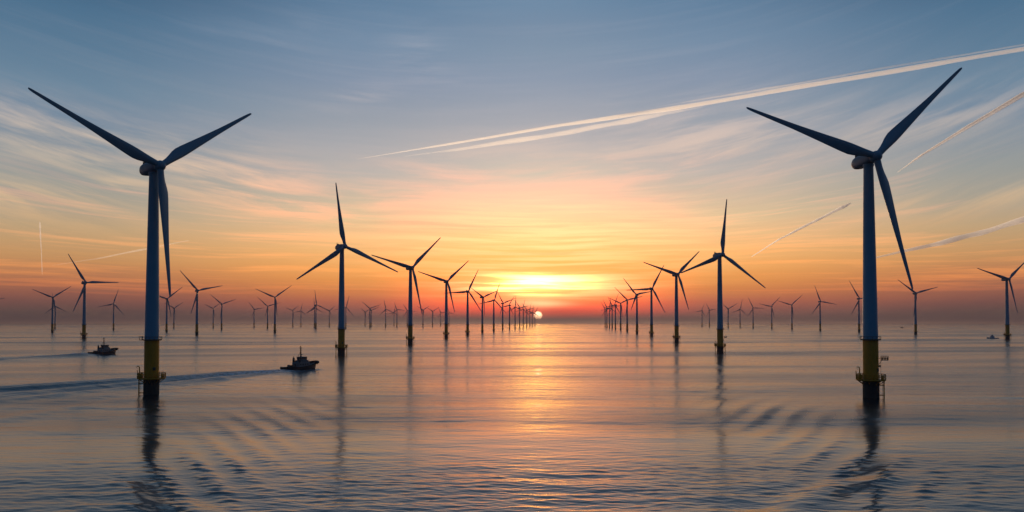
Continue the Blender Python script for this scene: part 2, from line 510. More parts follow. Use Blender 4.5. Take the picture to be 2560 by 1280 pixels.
    me.polygons.add(nq + 1)
    me.polygons.foreach_set('loop_start', np.concatenate([np.arange(nq) * 4, [nq * 4]]).astype(np.int32))
    me.polygons.foreach_set('use_smooth', np.ones(nq + 1, bool))
    for nm, arr in (('rough', rough), ('fine', fine), ('wake', wake), ('mid', smoothstep(170, 380, rr) * smoothstep(4200, 1300, rr))):
        at = me.attributes.new(nm, 'FLOAT', 'POINT')
        at.data.foreach_set('value', arr.ravel().astype(np.float32))
    me.update(calc_edges=True)
    me.validate()
    ob = bpy.data.objects.new('water', me)
    COL.objects.link(ob)
    ob['kind'] = 'structure'
    ob['label'] = 'calm rippled sea reflecting the sunset'
    return ob


M_WATER = bpy.data.materials.new('sea_water'); M_WATER.use_nodes = True
nt = M_WATER.node_tree
N = NT(nt)
bs = nt.nodes['Principled BSDF']
t = N.new('ShaderNodeTexCoord')
sp = N.new('ShaderNodeSeparateXYZ'); nt.links.new(t.outputs['Object'], sp.inputs[0])
ax, ay = sp.outputs[0], sp.outputs[1]
a_r = N.new('ShaderNodeAttribute', attribute_name='rough').outputs['Fac']
a_f = N.new('ShaderNodeAttribute', attribute_name='fine').outputs['Fac']
a_w = N.new('ShaderNodeAttribute', attribute_name='wake').outputs['Fac']
# slicks: long smooth streaks lying across the view, plus ones drawn out along the channel
sl1 = N.noise(N.xyz(N.mul(ax, 0.0012), N.mul(ay, 0.0085), 0.0), 1.0, 4.0, 0.6, 0.6)
sl2 = N.noise(N.xyz(N.mul(ax, 0.010), N.mul(ay, 0.0012), 7.0), 1.0, 3.0, 0.5, 0.4)
slick = N.add(N.mul(N.smooth(sl1, 0.40, 0.66), 0.65), N.mul(N.smooth(sl2, 0.45, 0.7), 0.35))
foamn = N.noise(N.xyz(N.mul(ax, 0.5), N.mul(ay, 0.25), 0.0), 1.0, 6.0, 0.65)
foam = N.m('MULTIPLY', N.smooth(foamn, 0.35, 0.7), a_w, clamp=True)
rgh = N.mul(a_r, N.lmap(slick, 0.0, 1.0, 1.06, 0.66))
rgh = N.m('ADD', rgh, N.mul(a_w, 0.22), clamp=True)
nt.links.new(rgh, bs.inputs['Roughness'])
churn = N.mul(N.smooth(foamn, 0.40, 0.58), N.smooth(a_w, 0.45, 0.9))
wc = N.mix(N.mul(foam, 0.8), (0.011, 0.016, 0.018, 1), (0.20, 0.27, 0.36, 1))
nt.links.new(N.mix(churn, wc, (0.75, 0.77, 0.80, 1)), bs.inputs['Base Color'])
nt.links.new(N.m('MULTIPLY', N.sub(1.0, N.m('MAXIMUM', N.mul(foam, 0.5), churn)), 0.5, clamp=True), bs.inputs['Specular IOR Level'])
bs.inputs['IOR'].default_value = 1.6
bs.inputs['Anisotropic'].default_value = 0.45
bs.inputs['Anisotropic Rotation'].default_value = 0.25      # long crests: little sideways spread
tg = N.new('ShaderNodeTangent', direction_type='RADIAL', axis='Z')
nt.links.new(tg.outputs[0], bs.inputs['Tangent'])
r1 = N.noise(N.xyz(N.mul(ax, 0.30), N.mul(ay, 0.75), 0.0), 1.0, 4.0, 0.6)
r2 = N.noise(N.xyz(N.mul(ax, 0.9), N.mul(ay, 2.0), 4.0), 1.0, 3.0, 0.6)
hgt = N.add(N.mul(r1, 0.35), N.mul(r2, 0.12))
hgt = N.mul(N.add(hgt, N.mul(N.mul(foamn, a_w), 1.2)), a_f)
a_m = N.new('ShaderNodeAttribute', attribute_name='mid').outputs['Fac']
r3 = N.noise(N.xyz(N.mul(ax, 0.022), N.mul(N.add(ay, N.mul(ax, 0.06)), 0.085), 2.0), 1.0, 5.0, 0.62, 0.3)
hgt = N.add(hgt, N.mul(N.mul(r3, a_m), 26.0))
bp = N.new('ShaderNodeBump')
nt.links.new(hgt, bp.inputs['Height'])
bp.inputs['Distance'].default_value = 0.04
bp.inputs['Strength'].default_value = 1.0
nt.links.new(bp.outputs[0], bs.inputs['Normal'])

water = build_water()
water.data.materials.append(M_WATER)

TURBINES = [
    (-135.6, 300.2, -0.01, 0.955, 51.1, (-66.9, 54.7, 178.3), (0.986, 0.972, 0.992), "huge blue tower turbine on yellow base beside the tug's wake, one blade hanging down", 'turbines in the row on the tugs side of the channel'),
    (-139.9, 653.8, -0.04, 0.99, 41.1, (-123.2, -7.2, 111.5), (1.025, 1.022, 1.036), 'tall turbine with one blade straight up, on yellow base just beyond the larger tug', 'turbines in the row on the tugs side of the channel'),
    (-126.0, 987.2, -0.08, 1.049, 36.5, (-77.1, 46.4, 170.2), (1.056, 1.067, 1.083), 'third turbine back in the tug side row, yellow base, one blade sweeping up', 'turbines in the row on the tugs side of the channel'),
    (-112.0, 1357.4, -0.15, 1.069, 25.4, (-73.6, 47.5, 168.4), (0.985, 0.978, 0.978), 'fourth turbine back in the tug side row, blades spread wide against orange sky', 'turbines in the row on the tugs side of the channel'),
    (-91.6, 1644.2, -0.21, 1.0, 23.6, (-95.0, 26.7, 147.4), (1.035, 0.985, 0.982), 'fifth turbine back in the tug side row, one blade lying level towards its nearer neighbour', 'turbines in the row on the tugs side of the channel'),
    (-75.5, 2029.2, -0.32, 1.0, 42.4, (-61.0, 69.7, 180.9), (0.899, 0.98, 0.976), 'sixth turbine back in the tug side row, two blades raised like arms', 'turbines in the row on the tugs side of the channel'),
    (-52.7, 2301.8, -0.42, 1.0, 28.7, (-102.9, 20.6, 137.2), (1.028, 1.03, 1.006), 'seventh turbine back in the tug side row, one blade pointing up beside bright clouds', 'turbines in the row on the tugs side of the channel'),
    (-31.8, 2709.9, -0.58, 1.0, 33.7, (-156.0, -30.6, 69.7), (0.864, 0.89, 1.015), 'eighth turbine back in the tug side row, thin and dark on orange glow', 'turbines in the row on the tugs side of the channel'),
    (-9.5, 3037.4, -0.72, 1.0, -33.7, (-100.3, 34.2, 147.2), (0.832, 0.858, 0.864), 'ninth turbine back in the tug side row, slim against red orange sky', 'turbines in the row on the tugs side of the channel'),
    (13.1, 3388.6, -0.9, 1.0, 30.9, (-117.4, 3.0, 118.1), (0.967, 0.975, 0.913), 'tenth turbine back in the tug side row, one thin blade straight up', 'turbines in the row on the tugs side of the channel'),
    (34.7, 3601.2, -1.02, 1.0, 36.7, (-158.6, -39.7, 77.7), (0.949, 0.919, 0.964), 'eleventh turbine back in the tug side row, reddened by the glow', 'turbines in the row on the tugs side of the channel'),
    (55.9, 3937.1, -1.22, 1.0, -31.0, (-106.2, 12.3, 128.3), (0.913, 0.968, 0.959), 'twelfth turbine back in the tug side row, small and reddish', 'turbines in the row on the tugs side of the channel'),
    (79.3, 4267.7, -1.43, 1.0, 34.9, (-162.8, -42.5, 74.9), (0.97, 1.014, 1.01), "thirteenth turbine back in the tug side row, fourth before the sun's disc", 'turbines in the row on the tugs side of the channel'),
    (106.2, 4743.6, -1.77, 1.0, -27.2, (-105.6, 11.3, 129.3), (0.919, 0.956, 0.95), "fourteenth turbine back in the tug side row, third before the sun's disc", 'turbines in the row on the tugs side of the channel'),
    (131.2, 5122.5, -2.06, 1.0, 26.2, (-108.6, 9.8, 127.8), (0.944, 0.943, 0.923), 'fifteenth turbine back in the tug side row, next to last before the sun', 'turbines in the row on the tugs side of the channel'),
    (164.2, 5687.1, -2.54, 1.0, 17.5, (-91.2, 26.9, 147.4), (0.991, 0.99, 0.965), "tiny last turbine of the tug side row, touching the sun's disc", 'turbines in the row on the tugs side of the channel'),
    (130.7, 290.7, -0.01, 0.968, 8.3, (-72.0, 46.4, 168.5), (1.026, 0.994, 0.985), "huge turbine on yellow base with small side lamp rack, under the long contrail's broad end", 'turbines in the row across the channel from the tugs'),
    (182.7, 699.7, -0.04, 0.957, 19.3, (-111.5, 8.0, 125.0), (0.947, 1.01, 1.024), 'tall turbine with one blade straight up, second in the row across the channel', 'turbines in the row across the channel from the tugs'),
    (219.3, 1062.0, -0.09, 1.006, 17.2, (-73.5, 46.5, 165.3), (1.015, 0.876, 0.939), "third turbine back in the row across the channel, its raised blade crossing its nearer neighbour's", 'turbines in the row across the channel from the tugs'),
    (264.8, 1511.9, -0.18, 1.004, 10.4, (-93.8, 28.8, 153.5), (1.012, 0.988, 0.993), 'fourth turbine back in the row across the channel, one blade lying almost level', 'turbines in the row across the channel from the tugs'),
    (287.9, 1835.2, -0.27, 1.0, -28.9, (-162.5, -39.3, 80.5), (0.732, 0.97, 0.769), 'fifth turbine back in the row across the channel, blade crossing the level one', 'turbines in the row across the channel from the tugs'),
    (332.1, 2297.3, -0.42, 1.0, 15.3, (-168.2, -47.2, 76.7), (0.923, 1.039, 0.913), 'sixth turbine back in the row across the channel, blade up towards the sun side', 'turbines in the row across the channel from the tugs'),
    (365.6, 2680.5, -0.57, 1.0, 0.9, (-66.0, 66.3, 175.3), (0.87, 0.816, 0.903), 'seventh turbine back in the row across the channel, slim and dark', 'turbines in the row across the channel from the tugs'),
    (382.2, 2944.4, -0.69, 1.0, -43.4, (-101.4, 21.3, 139.7), (0.906, 0.877, 0.902), 'eighth turbine back in the row across the channel, thin dark mast', 'turbines in the row across the channel from the tugs'),
    (404.3, 3215.2, -0.82, 1.0, 20.1, (-146.7, -28.3, 87.3), (0.851, 0.848, 0.857), 'ninth turbine back in the row across the channel, reddish thin mast', 'turbines in the row across the channel from the tugs'),
    (434.6, 3549.8, -1.0, 1.0, 13.9, (-107.0, 6.4, 128.1), (0.873, 0.883, 0.848), 'tenth turbine back in the row across the channel, third from its far end', 'turbines in the row across the channel from the tugs'),
    (435.1, 3652.3, -1.06, 1.0, 21.0, (-147.5, -28.4, 86.0), (0.86, 0.87, 0.897), 'eleventh turbine back in the row across the channel, next to its far end', 'turbines in the row across the channel from the tugs'),
    (467.5, 3998.0, -1.27, 1.0, 13.2, (-149.0, -30.5, 85.4), (0.872, 0.872, 0.886), 'last and faintest turbine at the far end of the row across the channel', 'turbines in the row across the channel from the tugs'),
    (-707.1, 1316.7, -0.18, 1.024, 52.3, (-155.2, -31.0, 88.0), (1.008, 1.009, 1.002), 'mid distance turbine behind the smaller tug, one blade level and one raised steeply', 'distant turbines of the outer wind farm'),
    (-1181.8, 2048.9, -0.44, 1.0, 36.8, (-66.4, 53.9, 172.6), (0.966, 0.976, 0.933), "distant turbine with blades in a Y, outside the smaller tug's nearest turbine", 'distant turbines of the outer wind farm'),
    (-1822.9, 3178.2, -1.05, 1.0, -1.4, (-129.5, -12.3, 114.3), (0.933, 1.022, 1.036), "faint mast half hidden behind the Y bladed turbine near the picture's tug side edge", 'distant turbines of the outer wind farm'),
    (-1375.7, 2751.0, -0.74, 1.0, 13.8, (-103.7, 16.6, 138.4), (0.972, 1.0, 0.994), 'small distant turbine past the smaller tug, one blade nearly upright, before the huge tower', 'distant turbines of the outer wind farm'),
    (-1623.7, 2437.6, -0.67, 1.0, 35.2, (-152.1, -44.8, 79.8), (0.94, 0.916, 1.177), 'turbine cut off by the picture edge, only one level blade tip showing', 'distant turbines of the outer wind farm'),
    (-939.7, 2167.7, -0.44, 1.0, 40.6, (-71.5, 50.3, 170.2), (0.992, 0.997, 0.961), "distant turbine right behind the tip of the huge turbine's hanging blade", 'distant turbines of the outer wind farm'),
    (-1532.6, 3611.3, -1.21, 1.0, 48.6, (-63.0, 56.3, 179.9), (1.053, 0.98, 1.04), 'faint turbine just behind the one under the hanging blade tip', 'distant turbines of the outer wind farm'),
    (-656.9, 1661.1, -0.25, 1.028, 41.4, (-161.2, -41.9, 77.5), (0.973, 1.026, 0.985), 'mid distance turbine with red brown base collar, first clear one past the huge blue tower', 'distant turbines of the outer wind farm'),
    (-1386.7, 3697.9, -1.22, 1.0, 11.7, (-63.5, 51.0, 170.1), (0.826, 0.739, 0.764), 'small turbine with low arms, inner one of a close pair past the collared turbine', 'distant turbines of the outer wind farm'),
    (-1028.5, 2822.1, -0.71, 1.0, 37.5, (-170.5, -50.6, 69.5), (1.02, 1.024, 1.008), 'larger of a close pair past the collared turbine, blades in a shallow V', 'distant turbines of the outer wind farm'),
    (-1295.9, 4003.5, -1.39, 1.0, 39.9, (-157.3, -39.3, 80.8), (0.878, 0.952, 0.9), 'small slanted bladed turbine, nearest the shallow V pair, above the larger tug', 'distant turbines of the outer wind farm'),
    (-988.1, 3220.1, -0.89, 1.0, 18.6, (-166.8, -46.6, 72.3), (0.865, 1.07, 0.977), 'middle sized turbine overlapped by the Y bladed one above the larger tug', 'distant turbines of the outer wind farm'),
    (-607.5, 2041.5, -0.36, 1.0, 16.5, (-66.0, 52.7, 173.8), (1.016, 0.984, 0.922), 'biggest of the far group above the larger tug, blades in an even Y', 'distant turbines of the outer wind farm'),
    (-1187.7, 4318.2, -1.57, 1.0, -8.7, (-69.6, 54.1, 168.9), (0.88, 0.835, 0.892), "faint Y bladed turbine over the larger tug's mast, beside an X shaped one", 'distant turbines of the outer wind farm'),
    (-1192.5, 4501.5, -1.7, 1.0, 2.1, (-104.5, 12.0, 129.4), (0.84, 0.831, 0.823), "faint thin turbine with crossing blades just past the larger tug's mast", 'distant turbines of the outer wind farm'),
    (-892.0, 3597.6, -1.08, 1.0, 32.9, (-121.4, -5.2, 118.8), (0.894, 0.886, 0.868), 'faint mast close behind the far turbine with one upright blade', 'distant turbines of the outer wind farm'),
    (-732.7, 2977.9, -0.74, 1.0, 45.1, (-124.1, -6.6, 110.8), (1.042, 1.095, 1.095), 'far turbine with one upright blade, between the larger tug and the nearest tall yellow base', 'distant turbines of the outer wind farm'),
    (-1032.7, 4503.4, -1.68, 1.0, 29.3, (-69.7, 49.3, 164.9), (0.79, 0.778, 0.728), 'small turbine joined by a blade tip to the upright bladed far one', 'distant turbines of the outer wind farm'),
    (-727.8, 3489.4, -1.0, 1.0, 40.9, (-100.8, 16.1, 138.3), (1.099, 1.082, 1.117), 'distant turbine half hidden behind the second tower of the tug side row', 'distant turbines of the outer wind farm'),
    (-925.4, 5017.3, -2.04, 1.0, 54.1, (-61.5, 62.2, 182.8), (0.977, 0.966, 0.981), 'small low armed turbine in the cluster between second and third of tug side row', 'distant turbines of the outer wind farm'),
    (-662.7, 3715.6, -1.12, 1.0, 18.6, (-170.1, -49.9, 70.1), (0.959, 0.955, 0.972), 'largest in the cluster between second and third of the tug side row, wide V blades', 'distant turbines of the outer wind farm'),
    (-753.8, 4264.7, -1.47, 1.0, 41.8, (-169.3, -53.0, 68.5), (0.991, 0.959, 0.988), 'faint mast directly behind the wide V bladed turbine of that cluster', 'distant turbines of the outer wind farm'),
    (-622.1, 3923.0, -1.24, 1.0, 30.6, (-130.6, -12.2, 114.7), (0.961, 0.958, 1.122), 'thin turbine with upright blade, midway between second and third of the tug side row', 'distant turbines of the outer wind farm'),
    (-773.5, 5222.9, -2.19, 1.0, 2.8, (-105.1, 12.1, 130.1), (0.938, 0.942, 0.932), 'faintest thin turbine touching the blade of the upright one before the third tower', 'distant turbines of the outer wind farm'),
    (-586.6, 4061.4, -1.32, 1.0, -4.5, (-136.4, -19.8, 95.8), (0.805, 0.767, 0.808), 'small turbine with upright blade, last before the third tower of tug side row', 'distant turbines of the outer wind farm'),
    (-574.6, 4368.4, -1.52, 1.0, 18.1, (-146.7, -32.8, 98.5), (0.917, 0.847, 0.967), 'turbine mast hidden behind the yellow based third tower of the tug side row', 'distant turbines of the outer wind farm'),
    (-469.1, 4196.2, -1.4, 1.0, 43.3, (-63.9, 60.4, 183.2), (0.889, 0.859, 0.897), "faint V bladed turbine under the third tower's hanging blade tip", 'distant turbines of the outer wind farm'),
    (-466.4, 4673.1, -1.73, 1.0, 37.6, (-62.8, 62.7, 182.6), (0.892, 0.89, 0.907), 'faint V bladed turbine midway between third and fourth of the tug side row', 'distant turbines of the outer wind farm'),
    (-477.9, 5333.5, -2.25, 1.0, 30.3, (-144.4, -26.1, 91.8), (0.863, 0.866, 0.885), 'faint turbine just before the fourth tower of the tug side row', 'distant turbines of the outer wind farm'),
    (-430.6, 5446.4, -2.34, 1.0, 28.5, (-135.1, -18.1, 104.2), (0.855, 0.836, 0.844), 'faint turbine just after the fourth tower of the tug side row', 'distant turbines of the outer wind farm'),
    (1063.0, 4455.8, -1.65, 1.0, -46.8, (-98.0, 25.0, 140.2), (0.841, 0.86, 0.847), 'faintest small turbine on the horizon, sun side of the second tower across the channel', 'distant turbines of the outer wind farm'),
    (1059.8, 4276.2, -1.52, 1.0, 15.5, (-144.2, -28.6, 80.7), (0.757, 0.802, 0.795), 'small turbine on the horizon with a blade reaching the second tower across the channel', 'distant turbines of the outer wind farm'),
    (1037.6, 3824.9, -1.23, 1.0, 16.1, (-53.9, 61.6, 184.5), (1.012, 1.11, 1.025), 'first distant turbine emerging behind the second tower across the channel, wide V blades', 'distant turbines of the outer wind farm'),
    (1132.4, 3955.4, -1.33, 1.0, 15.3, (-109.2, 13.8, 133.4), (1.027, 1.011, 0.984), 'small turbine with one upright blade, second out from the second tower across the channel', 'distant turbines of the outer wind farm'),
    (1088.3, 3595.9, -1.11, 1.0, 8.8, (-141.5, -26.5, 92.6), (0.963, 1.039, 0.98), 'small turbine with one blade level, third out from the second tower across the channel', 'distant turbines of the outer wind farm'),
    (1049.7, 3219.6, -0.9, 1.0, -34.5, (-76.6, 43.0, 163.8), (0.967, 1.002, 0.967), "distant turbine with Y blades whose raised tip meets its larger neighbour's blade", 'distant turbines of the outer wind farm'),
    (1033.4, 2941.0, -0.76, 1.0, -28.3, (-71.6, 46.7, 171.5), (1.041, 1.017, 0.968), 'distant Y bladed turbine midway between the two yellow bases across the channel', 'distant turbines of the outer wind farm'),
    (954.2, 2467.0, -0.55, 1.0, 9.7, (-139.4, -19.9, 100.1), (1.008, 1.03, 1.028), 'distant turbine with blade drooping sideways, alone before the huge turbine across the channel', 'distant turbines of the outer wind farm'),
    (936.1, 2149.0, -0.43, 1.0, 5.7, (-147.5, -29.4, 90.4), (1.036, 1.072, 1.019), 'distant turbine half hidden by the huge tower under the long contrail', 'distant turbines of the outer wind farm'),
    (884.5, 1746.2, -0.3, 1.0, 2.4, (-168.7, -53.6, 74.4), (1.0, 0.973, 0.966), 'turbine below the hanging blade tip of the huge lamp rack turbine, near tiny boat', 'distant turbines of the outer wind farm'),
    (770.5, 1239.4, -0.17, 1.042, 10.1, (-73.8, 48.2, 170.9), (1.077, 0.849, 0.998), 'mid distance turbine beside the small pale workboat, yellow base with dark collar', 'distant turbines of the outer wind farm'),
]

# ------------------------------------------------------------------ wind turbine parts (metres, hub height 90)
BL = 52.0
OV = 5.0
TILT = R(5)


def blade_mesh():
    bm = bmesh.new()
    #      r/R   chord thick/chord twist  shape(0 round,1 airfoil)
    st = [(0.020, 2.5, 1.0, 0), (0.045, 2.5, 1.0, 0), (0.08, 2.7, 0.86, 0.25), (0.12, 3.25, 0.62, 0.6), (0.16, 3.95, 0.46, 0.9), (0.20, 4.35, 0.36, 1),
          (0.25, 4.25, 0.31, 1), (0.32, 3.85, 0.27, 1), (0.42, 3.25, 0.24, 1), (0.53, 2.65, 0.22, 1), (0.64, 2.10, 0.2, 1), (0.75, 1.75, 0.19, 1),
          (0.85, 1.45, 0.18, 1), (0.93, 1.2, 0.17, 1), (0.97, 1.02, 0.17, 1), (0.99, 0.8, 0.17, 1), (1.0, 0.42, 0.2, 1)]
    n = 20
    rings = []
    for f, ch, th, sh in st:
        tw = R(4 + 13 * (1 - f) ** 2)
        ring = []
        for i in range(n):
            a = 2 * math.pi * i / n
            # round section
            cx, cy = 0.5 * math.cos(a), 0.5 * th * math.sin(a)
            # airfoil: u from 0 (leading) to 1 (trailing)
            u = 0.5 * (1 - math.cos(a))
            yt = 5 * th * (0.2969 * math.sqrt(max(u, 0)) - 0.126 * u - 0.3516 * u * u + 0.2843 * u ** 3 - 0.1036 * u ** 4)
            fx, fy = 0.34 - u, yt * (1 if a < math.pi else -1)
            px = (cx * (1 - sh) + fx * sh) * ch
            py = (cy * (1 - sh) + fy * sh) * ch
            X = px * math.cos(tw) + py * math.sin(tw)
            Y = -px * math.sin(tw) + py * math.cos(tw)
            bend = -1.1 * f * f
            ring.append((X, Y + bend, f * BL))
        rings.append(ring)
    add_ring_surface(bm, rings)
    bmesh.ops.recalc_face_normals(bm, faces=bm.faces)
    return bm


def nacelle_bm():
    bm = bmesh.new()
    n = 28
    rings = []
    #        y     half w  z lo   z hi  power
    for y, hw, zl, zh, p in [(-3.1, 1.55, -1.6, 1.6, 2.2), (-2.6, 1.75, -1.85, 1.8, 2.6), (-1.4, 1.95, -2.1, 2.05, 3.2), (1.0, 2.1, -2.35, 2.3, 3.6), (4.0, 2.12, -2.45, 2.4, 3.6),
                             (6.5, 2.05, -2.35, 2.35, 3.2), (8.0, 1.85, -2.05, 2.15, 2.8), (9.0, 1.5, -1.6, 1.75, 2.4), (9.6, 0.9, -0.9, 1.15, 2.2), (9.8, 0.3, -0.2, 0.5, 2.0)]:
        c, h = (zl + zh) / 2, (zh - zl) / 2
        rg = []
        for i in range(n):
            a = 2 * math.pi * i / n
            ca, sa = math.cos(a), math.sin(a)
            rg.append((hw * math.copysign(abs(ca) ** (2 / p), ca), y, c + h * math.copysign(abs(sa) ** (2 / p), sa)))
        rings.append(rg)
    add_ring_surface(bm, rings)
    bmesh.ops.recalc_face_normals(bm, faces=bm.faces)
    return bm


def hub_bm():
    # spinner about the local -Y axis, with three blade sockets
    bm = bmesh.new()
    n = 26
    rings = []
    for y, r in [(1.9, 1.75), (1.5, 1.95), (0.6, 2.1), (-0.5, 2.05), (-1.3, 1.75), (-1.9, 1.25), (-2.25, 0.7), (-2.38, 0.15)]:
        rings.append([(r * math.cos(2 * math.pi * i / n), y, r * math.sin(2 * math.pi * i / n)) for i in range(n)])
    add_ring_surface(bm, rings)
    bmesh.ops.recalc_face_normals(bm, faces=bm.faces)
    return bm


def tower_bm():
    bm = bmesh.new()
    prof = []
    z0, z1 = 21.9, 87.9
    for i in range(13):
        f = i / 12
        prof.append((2.68 - 0.94 * f ** 1.15, z0 + (z1 - z0) * f))
    add_lathe(bm, prof, 40)
    for f in (0.33, 0.66):      # bolted section joints
        z = z0 + (z1 - z0) * f
        r = 2.68 - 0.94 * f ** 1.15
        add_lathe(bm, [(r + 0.035, z - 0.12), (r + 0.035, z + 0.12)], 40)
    add_lathe(bm, [(1.95, 87.2), (2.0, 87.95)], 32)
    bmesh.ops.recalc_face_normals(bm, faces=bm.faces)
    return bm


def transition_bm():
    bm = bmesh.new()
    add_lathe(bm, [(2.74, 6.9), (2.74, 21.4), (2.82, 21.42), (2.82, 21.88)], 40)
    bmesh.ops.recalc_face_normals(bm, faces=bm.faces)
    return bm


def pile_bm():
    bm = bmesh.new()
    add_lathe(bm, [(2.92, -6), (2.92, 4.6), (3.0, 4.7), (3.0, 6.4)], 40)
    bmesh.ops.recalc_face_normals(bm, faces=bm.faces)
    return bm


def ring_rail(bm, r, z0, h, npost, tr=0.07, mid=True, a0=0.0, a1=2 * math.pi):
    full = abs(a1 - a0 - 2 * math.pi) < 1e-6
    m = 40
    levels = [h, h * 0.55] if mid else [h]
    for lv in levels:
        pts = [(r * math.cos(a0 + (a1 - a0) * i / m), r * math.sin(a0 + (a1 - a0) * i / m), z0 + lv) for i in range(m if full else m + 1)]
        add_tube(bm, pts, tr, 5, closed=full)
    for i in range(npost if full else npost + 1):
        a = a0 + (a1 - a0) * i / npost
        add_tube(bm, [(r * math.cos(a), r * math.sin(a), z0), (r * math.cos(a), r * math.sin(a), z0 + h)], tr, 5)


def platform_bm():
    bm = bmesh.new()
    add_lathe(bm, [(2.76, 6.42), (3.6, 6.0), (4.9, 6.28), (5.25, 6.42), (5.25, 6.72), (2.76, 6.74)], 40, cap0=False, cap1=False)
    for i in range(8):          # brackets below
        a = 2 * math.pi * i / 8 + 0.2
        add_tube(bm, [(2.95 * math.cos(a), 2.95 * math.sin(a), 4.9), (4.9 * math.cos(a), 4.9 * math.sin(a), 6.3)], 0.13, 5)
    bmesh.ops.recalc_face_normals(bm, faces=bm.faces)
    return bm


def railing_bm():
    bm = bmesh.new()
    ring_rail(bm, 5.15, 6.7, 1.9, 18, 0.11)
    return bm


def upper_ring_bm():
    bm = bmesh.new()
    add_lathe(bm, [(2.84, 21.35), (3.7, 21.45), (3.7, 21.8), (2.84, 21.85)], 40, cap0=False, cap1=False)
    ring_rail(bm, 3.62, 21.75, 1.05, 14, 0.08, mid=False)
    bmesh.ops.recalc_face_normals(bm, faces=bm.faces)
    return bm


def balcony_bm():
    # small side balcony with its own rail, on the -X side
    bm = bmesh.new()
    add_box(bm, -4.6, -2.7, -1.2, 1.2, 21.5, 21.74)
    for x, y in [(-4.5, -1.1), (-4.5, 1.1), (-3.5, -1.1), (-3.5, 1.1), (-4.5, 0)]:
        add_tube(bm, [(x, y, 21.7), (x - 0.12, y, 23.1)], 0.07, 5)
    add_tube(bm, [(-3.2, -1.1, 23.0), (-4.6, -1.1, 23.1), (-4.6, 1.1, 23.1), (-3.2, 1.1, 23.0)], 0.07, 5)
    add_tube(bm, [(-3.2, -1.1, 22.4), (-4.55, -1.1, 22.4), (-4.55, 1.1, 22.4), (-3.2, 1.1, 22.4)], 0.06, 5)
    return bm


def davit_bm():
    # crane post with a hooked jib and a winch box, on the -X side of the platform
    bm = bmesh.new()
    add_tube(bm, [(-4.3, -0.6, 6.7), (-4.3, -0.6, 10.3), (-4.35, -0.6, 11.0), (-4.7, -0.6, 11.4), (-5.2, -0.6, 11.35), (-5.35, -0.6, 10.9)], [0.24, 0.22, 0.2, 0.18, 0.16, 0.12], 8)
    add_tube(bm, [(-5.3, -0.6, 10.9), (-5.0, -0.6, 10.3)], 0.06, 5)
    add_tube(bm, [(-5.0, 0.9, 6.7), (-5.1, 0.9, 9.8)], 0.16, 6)
    add_box(bm, -4.9, -3.4, -1.4, 1.4, 6.72, 8.4, 0.1)
    add_box(bm, -3.9, -3.1, 1.0, 2.2, 6.72, 8.9, 0.1)
    return bm


def locker_bm():
    bm = bmesh.new()
    add_box(bm, 3.4, 4.5, -1.3, 0.1, 6.72, 8.2, 0.1)
    add_tube(bm, [(3.7, 0.8, 6.72), (3.7, 0.8, 8.7), (4.3, 0.8, 8.9)], 0.12, 6)
    return bm


def landing_bm():
    # two fender tubes and a ladder from the platform down to the water
    bm = bmesh.new()
    for y in (-0.75, 0.75):
        add_tube(bm, [(4.45, y, 6.3), (4.45, y, -3.0)], 0.21, 8)
        for z in (0.9, 4.6):
            add_tube(bm, [(2.9, y, z), (4.45, y, z)], 0.13, 6)
    for y in (-0.25, 0.25):
        add_tube(bm, [(4.0, y, 6.3), (4.0, y, -2.0)], 0.06, 5)
    for i in range(24):
        z = -1.5 + i * 0.33
        add_tube(bm, [(4.0, -0.25, z), (4.0, 0.25, z)], 0.04, 4)
    return bm


def hatch_bm():
    bm = bmesh.new()
    add_box(bm, 2.70, 2.92, -0.55, 0.55, 9.7, 10.9, 0.06)
    add_box(bm, 2.90, 2.97, -0.40, 0.40, 9.85, 10.75, 0.04)
    return bm


def lamp_rack_bm():
    # bracket with a cage of instruments, on the +X side high on the transition piece
    bm = bmesh.new()
    add_tube(bm, [(2.7, 0, 14.6), (4.0, 0, 14.9)], 0.1, 6)
    add_tube(bm, [(2.7, 0, 12.4), (3.2, 0, 13.0), (3.9, 0, 14.2)], 0.1, 6)
    add_tube(bm, [(3.45, 0, 8.3), (3.45, 0, 14.2)], 0.06, 5)
    for z in (14.0, 14.75, 15.5):
        add_tube(bm, [(3.5, -0.7, z), (6.0, -0.7, z), (6.0, 0.7, z), (3.5, 0.7, z)], 0.09, 5, closed=True)
    for x in (3.5, 4.3, 5.15, 6.0):
        for y in (-0.7, 0.7):
            add_tube(bm, [(x, y, 14.0), (x, y, 15.5)], 0.09, 5)
    for x in (3.7, 4.6, 5.5):
        add_box(bm, x, x + 0.42, -0.4, 0.4, 14.05, 15.1, 0.06)
    add_box(bm, 2.72, 3.5, -0.4, 0.4, 11.4, 12.1, 0.08)
    return bm


def mast_bm():
    # cooler fin and weather masts on the nacelle roof
    bm = bmesh.new()
    add_box(bm, -0.9, 0.9, 6.1, 7.3, 2.1, 3.2, 0.15)
    for x in (-0.55, 0.55):
        add_tube(bm, [(x, 7.6, 2.0), (x, 7.7, 3.9), (x, 7.5, 4.5)], [0.14, 0.1, 0.05], 6)
    add_tube(bm, [(-0.55, 7.6, 3.7), (0.55, 7.6, 3.7)], 0.07, 5)
    return bm


def nacelle_at(ob, s=1.0):
    return ob


PROTO = {}


def proto(name, bm, mat, smooth=True):
    me = bpy.data.meshes.new(name)
    bm.to_mesh(me); bm.free()
    if smooth:
        me.polygons.foreach_set('use_smooth', [True] * len(me.polygons))
        try:
            me.set_sharp_from_angle(angle=R(35))
        except Exception:
            pass
    me.materials.append(mat)
    PROTO[name] = me


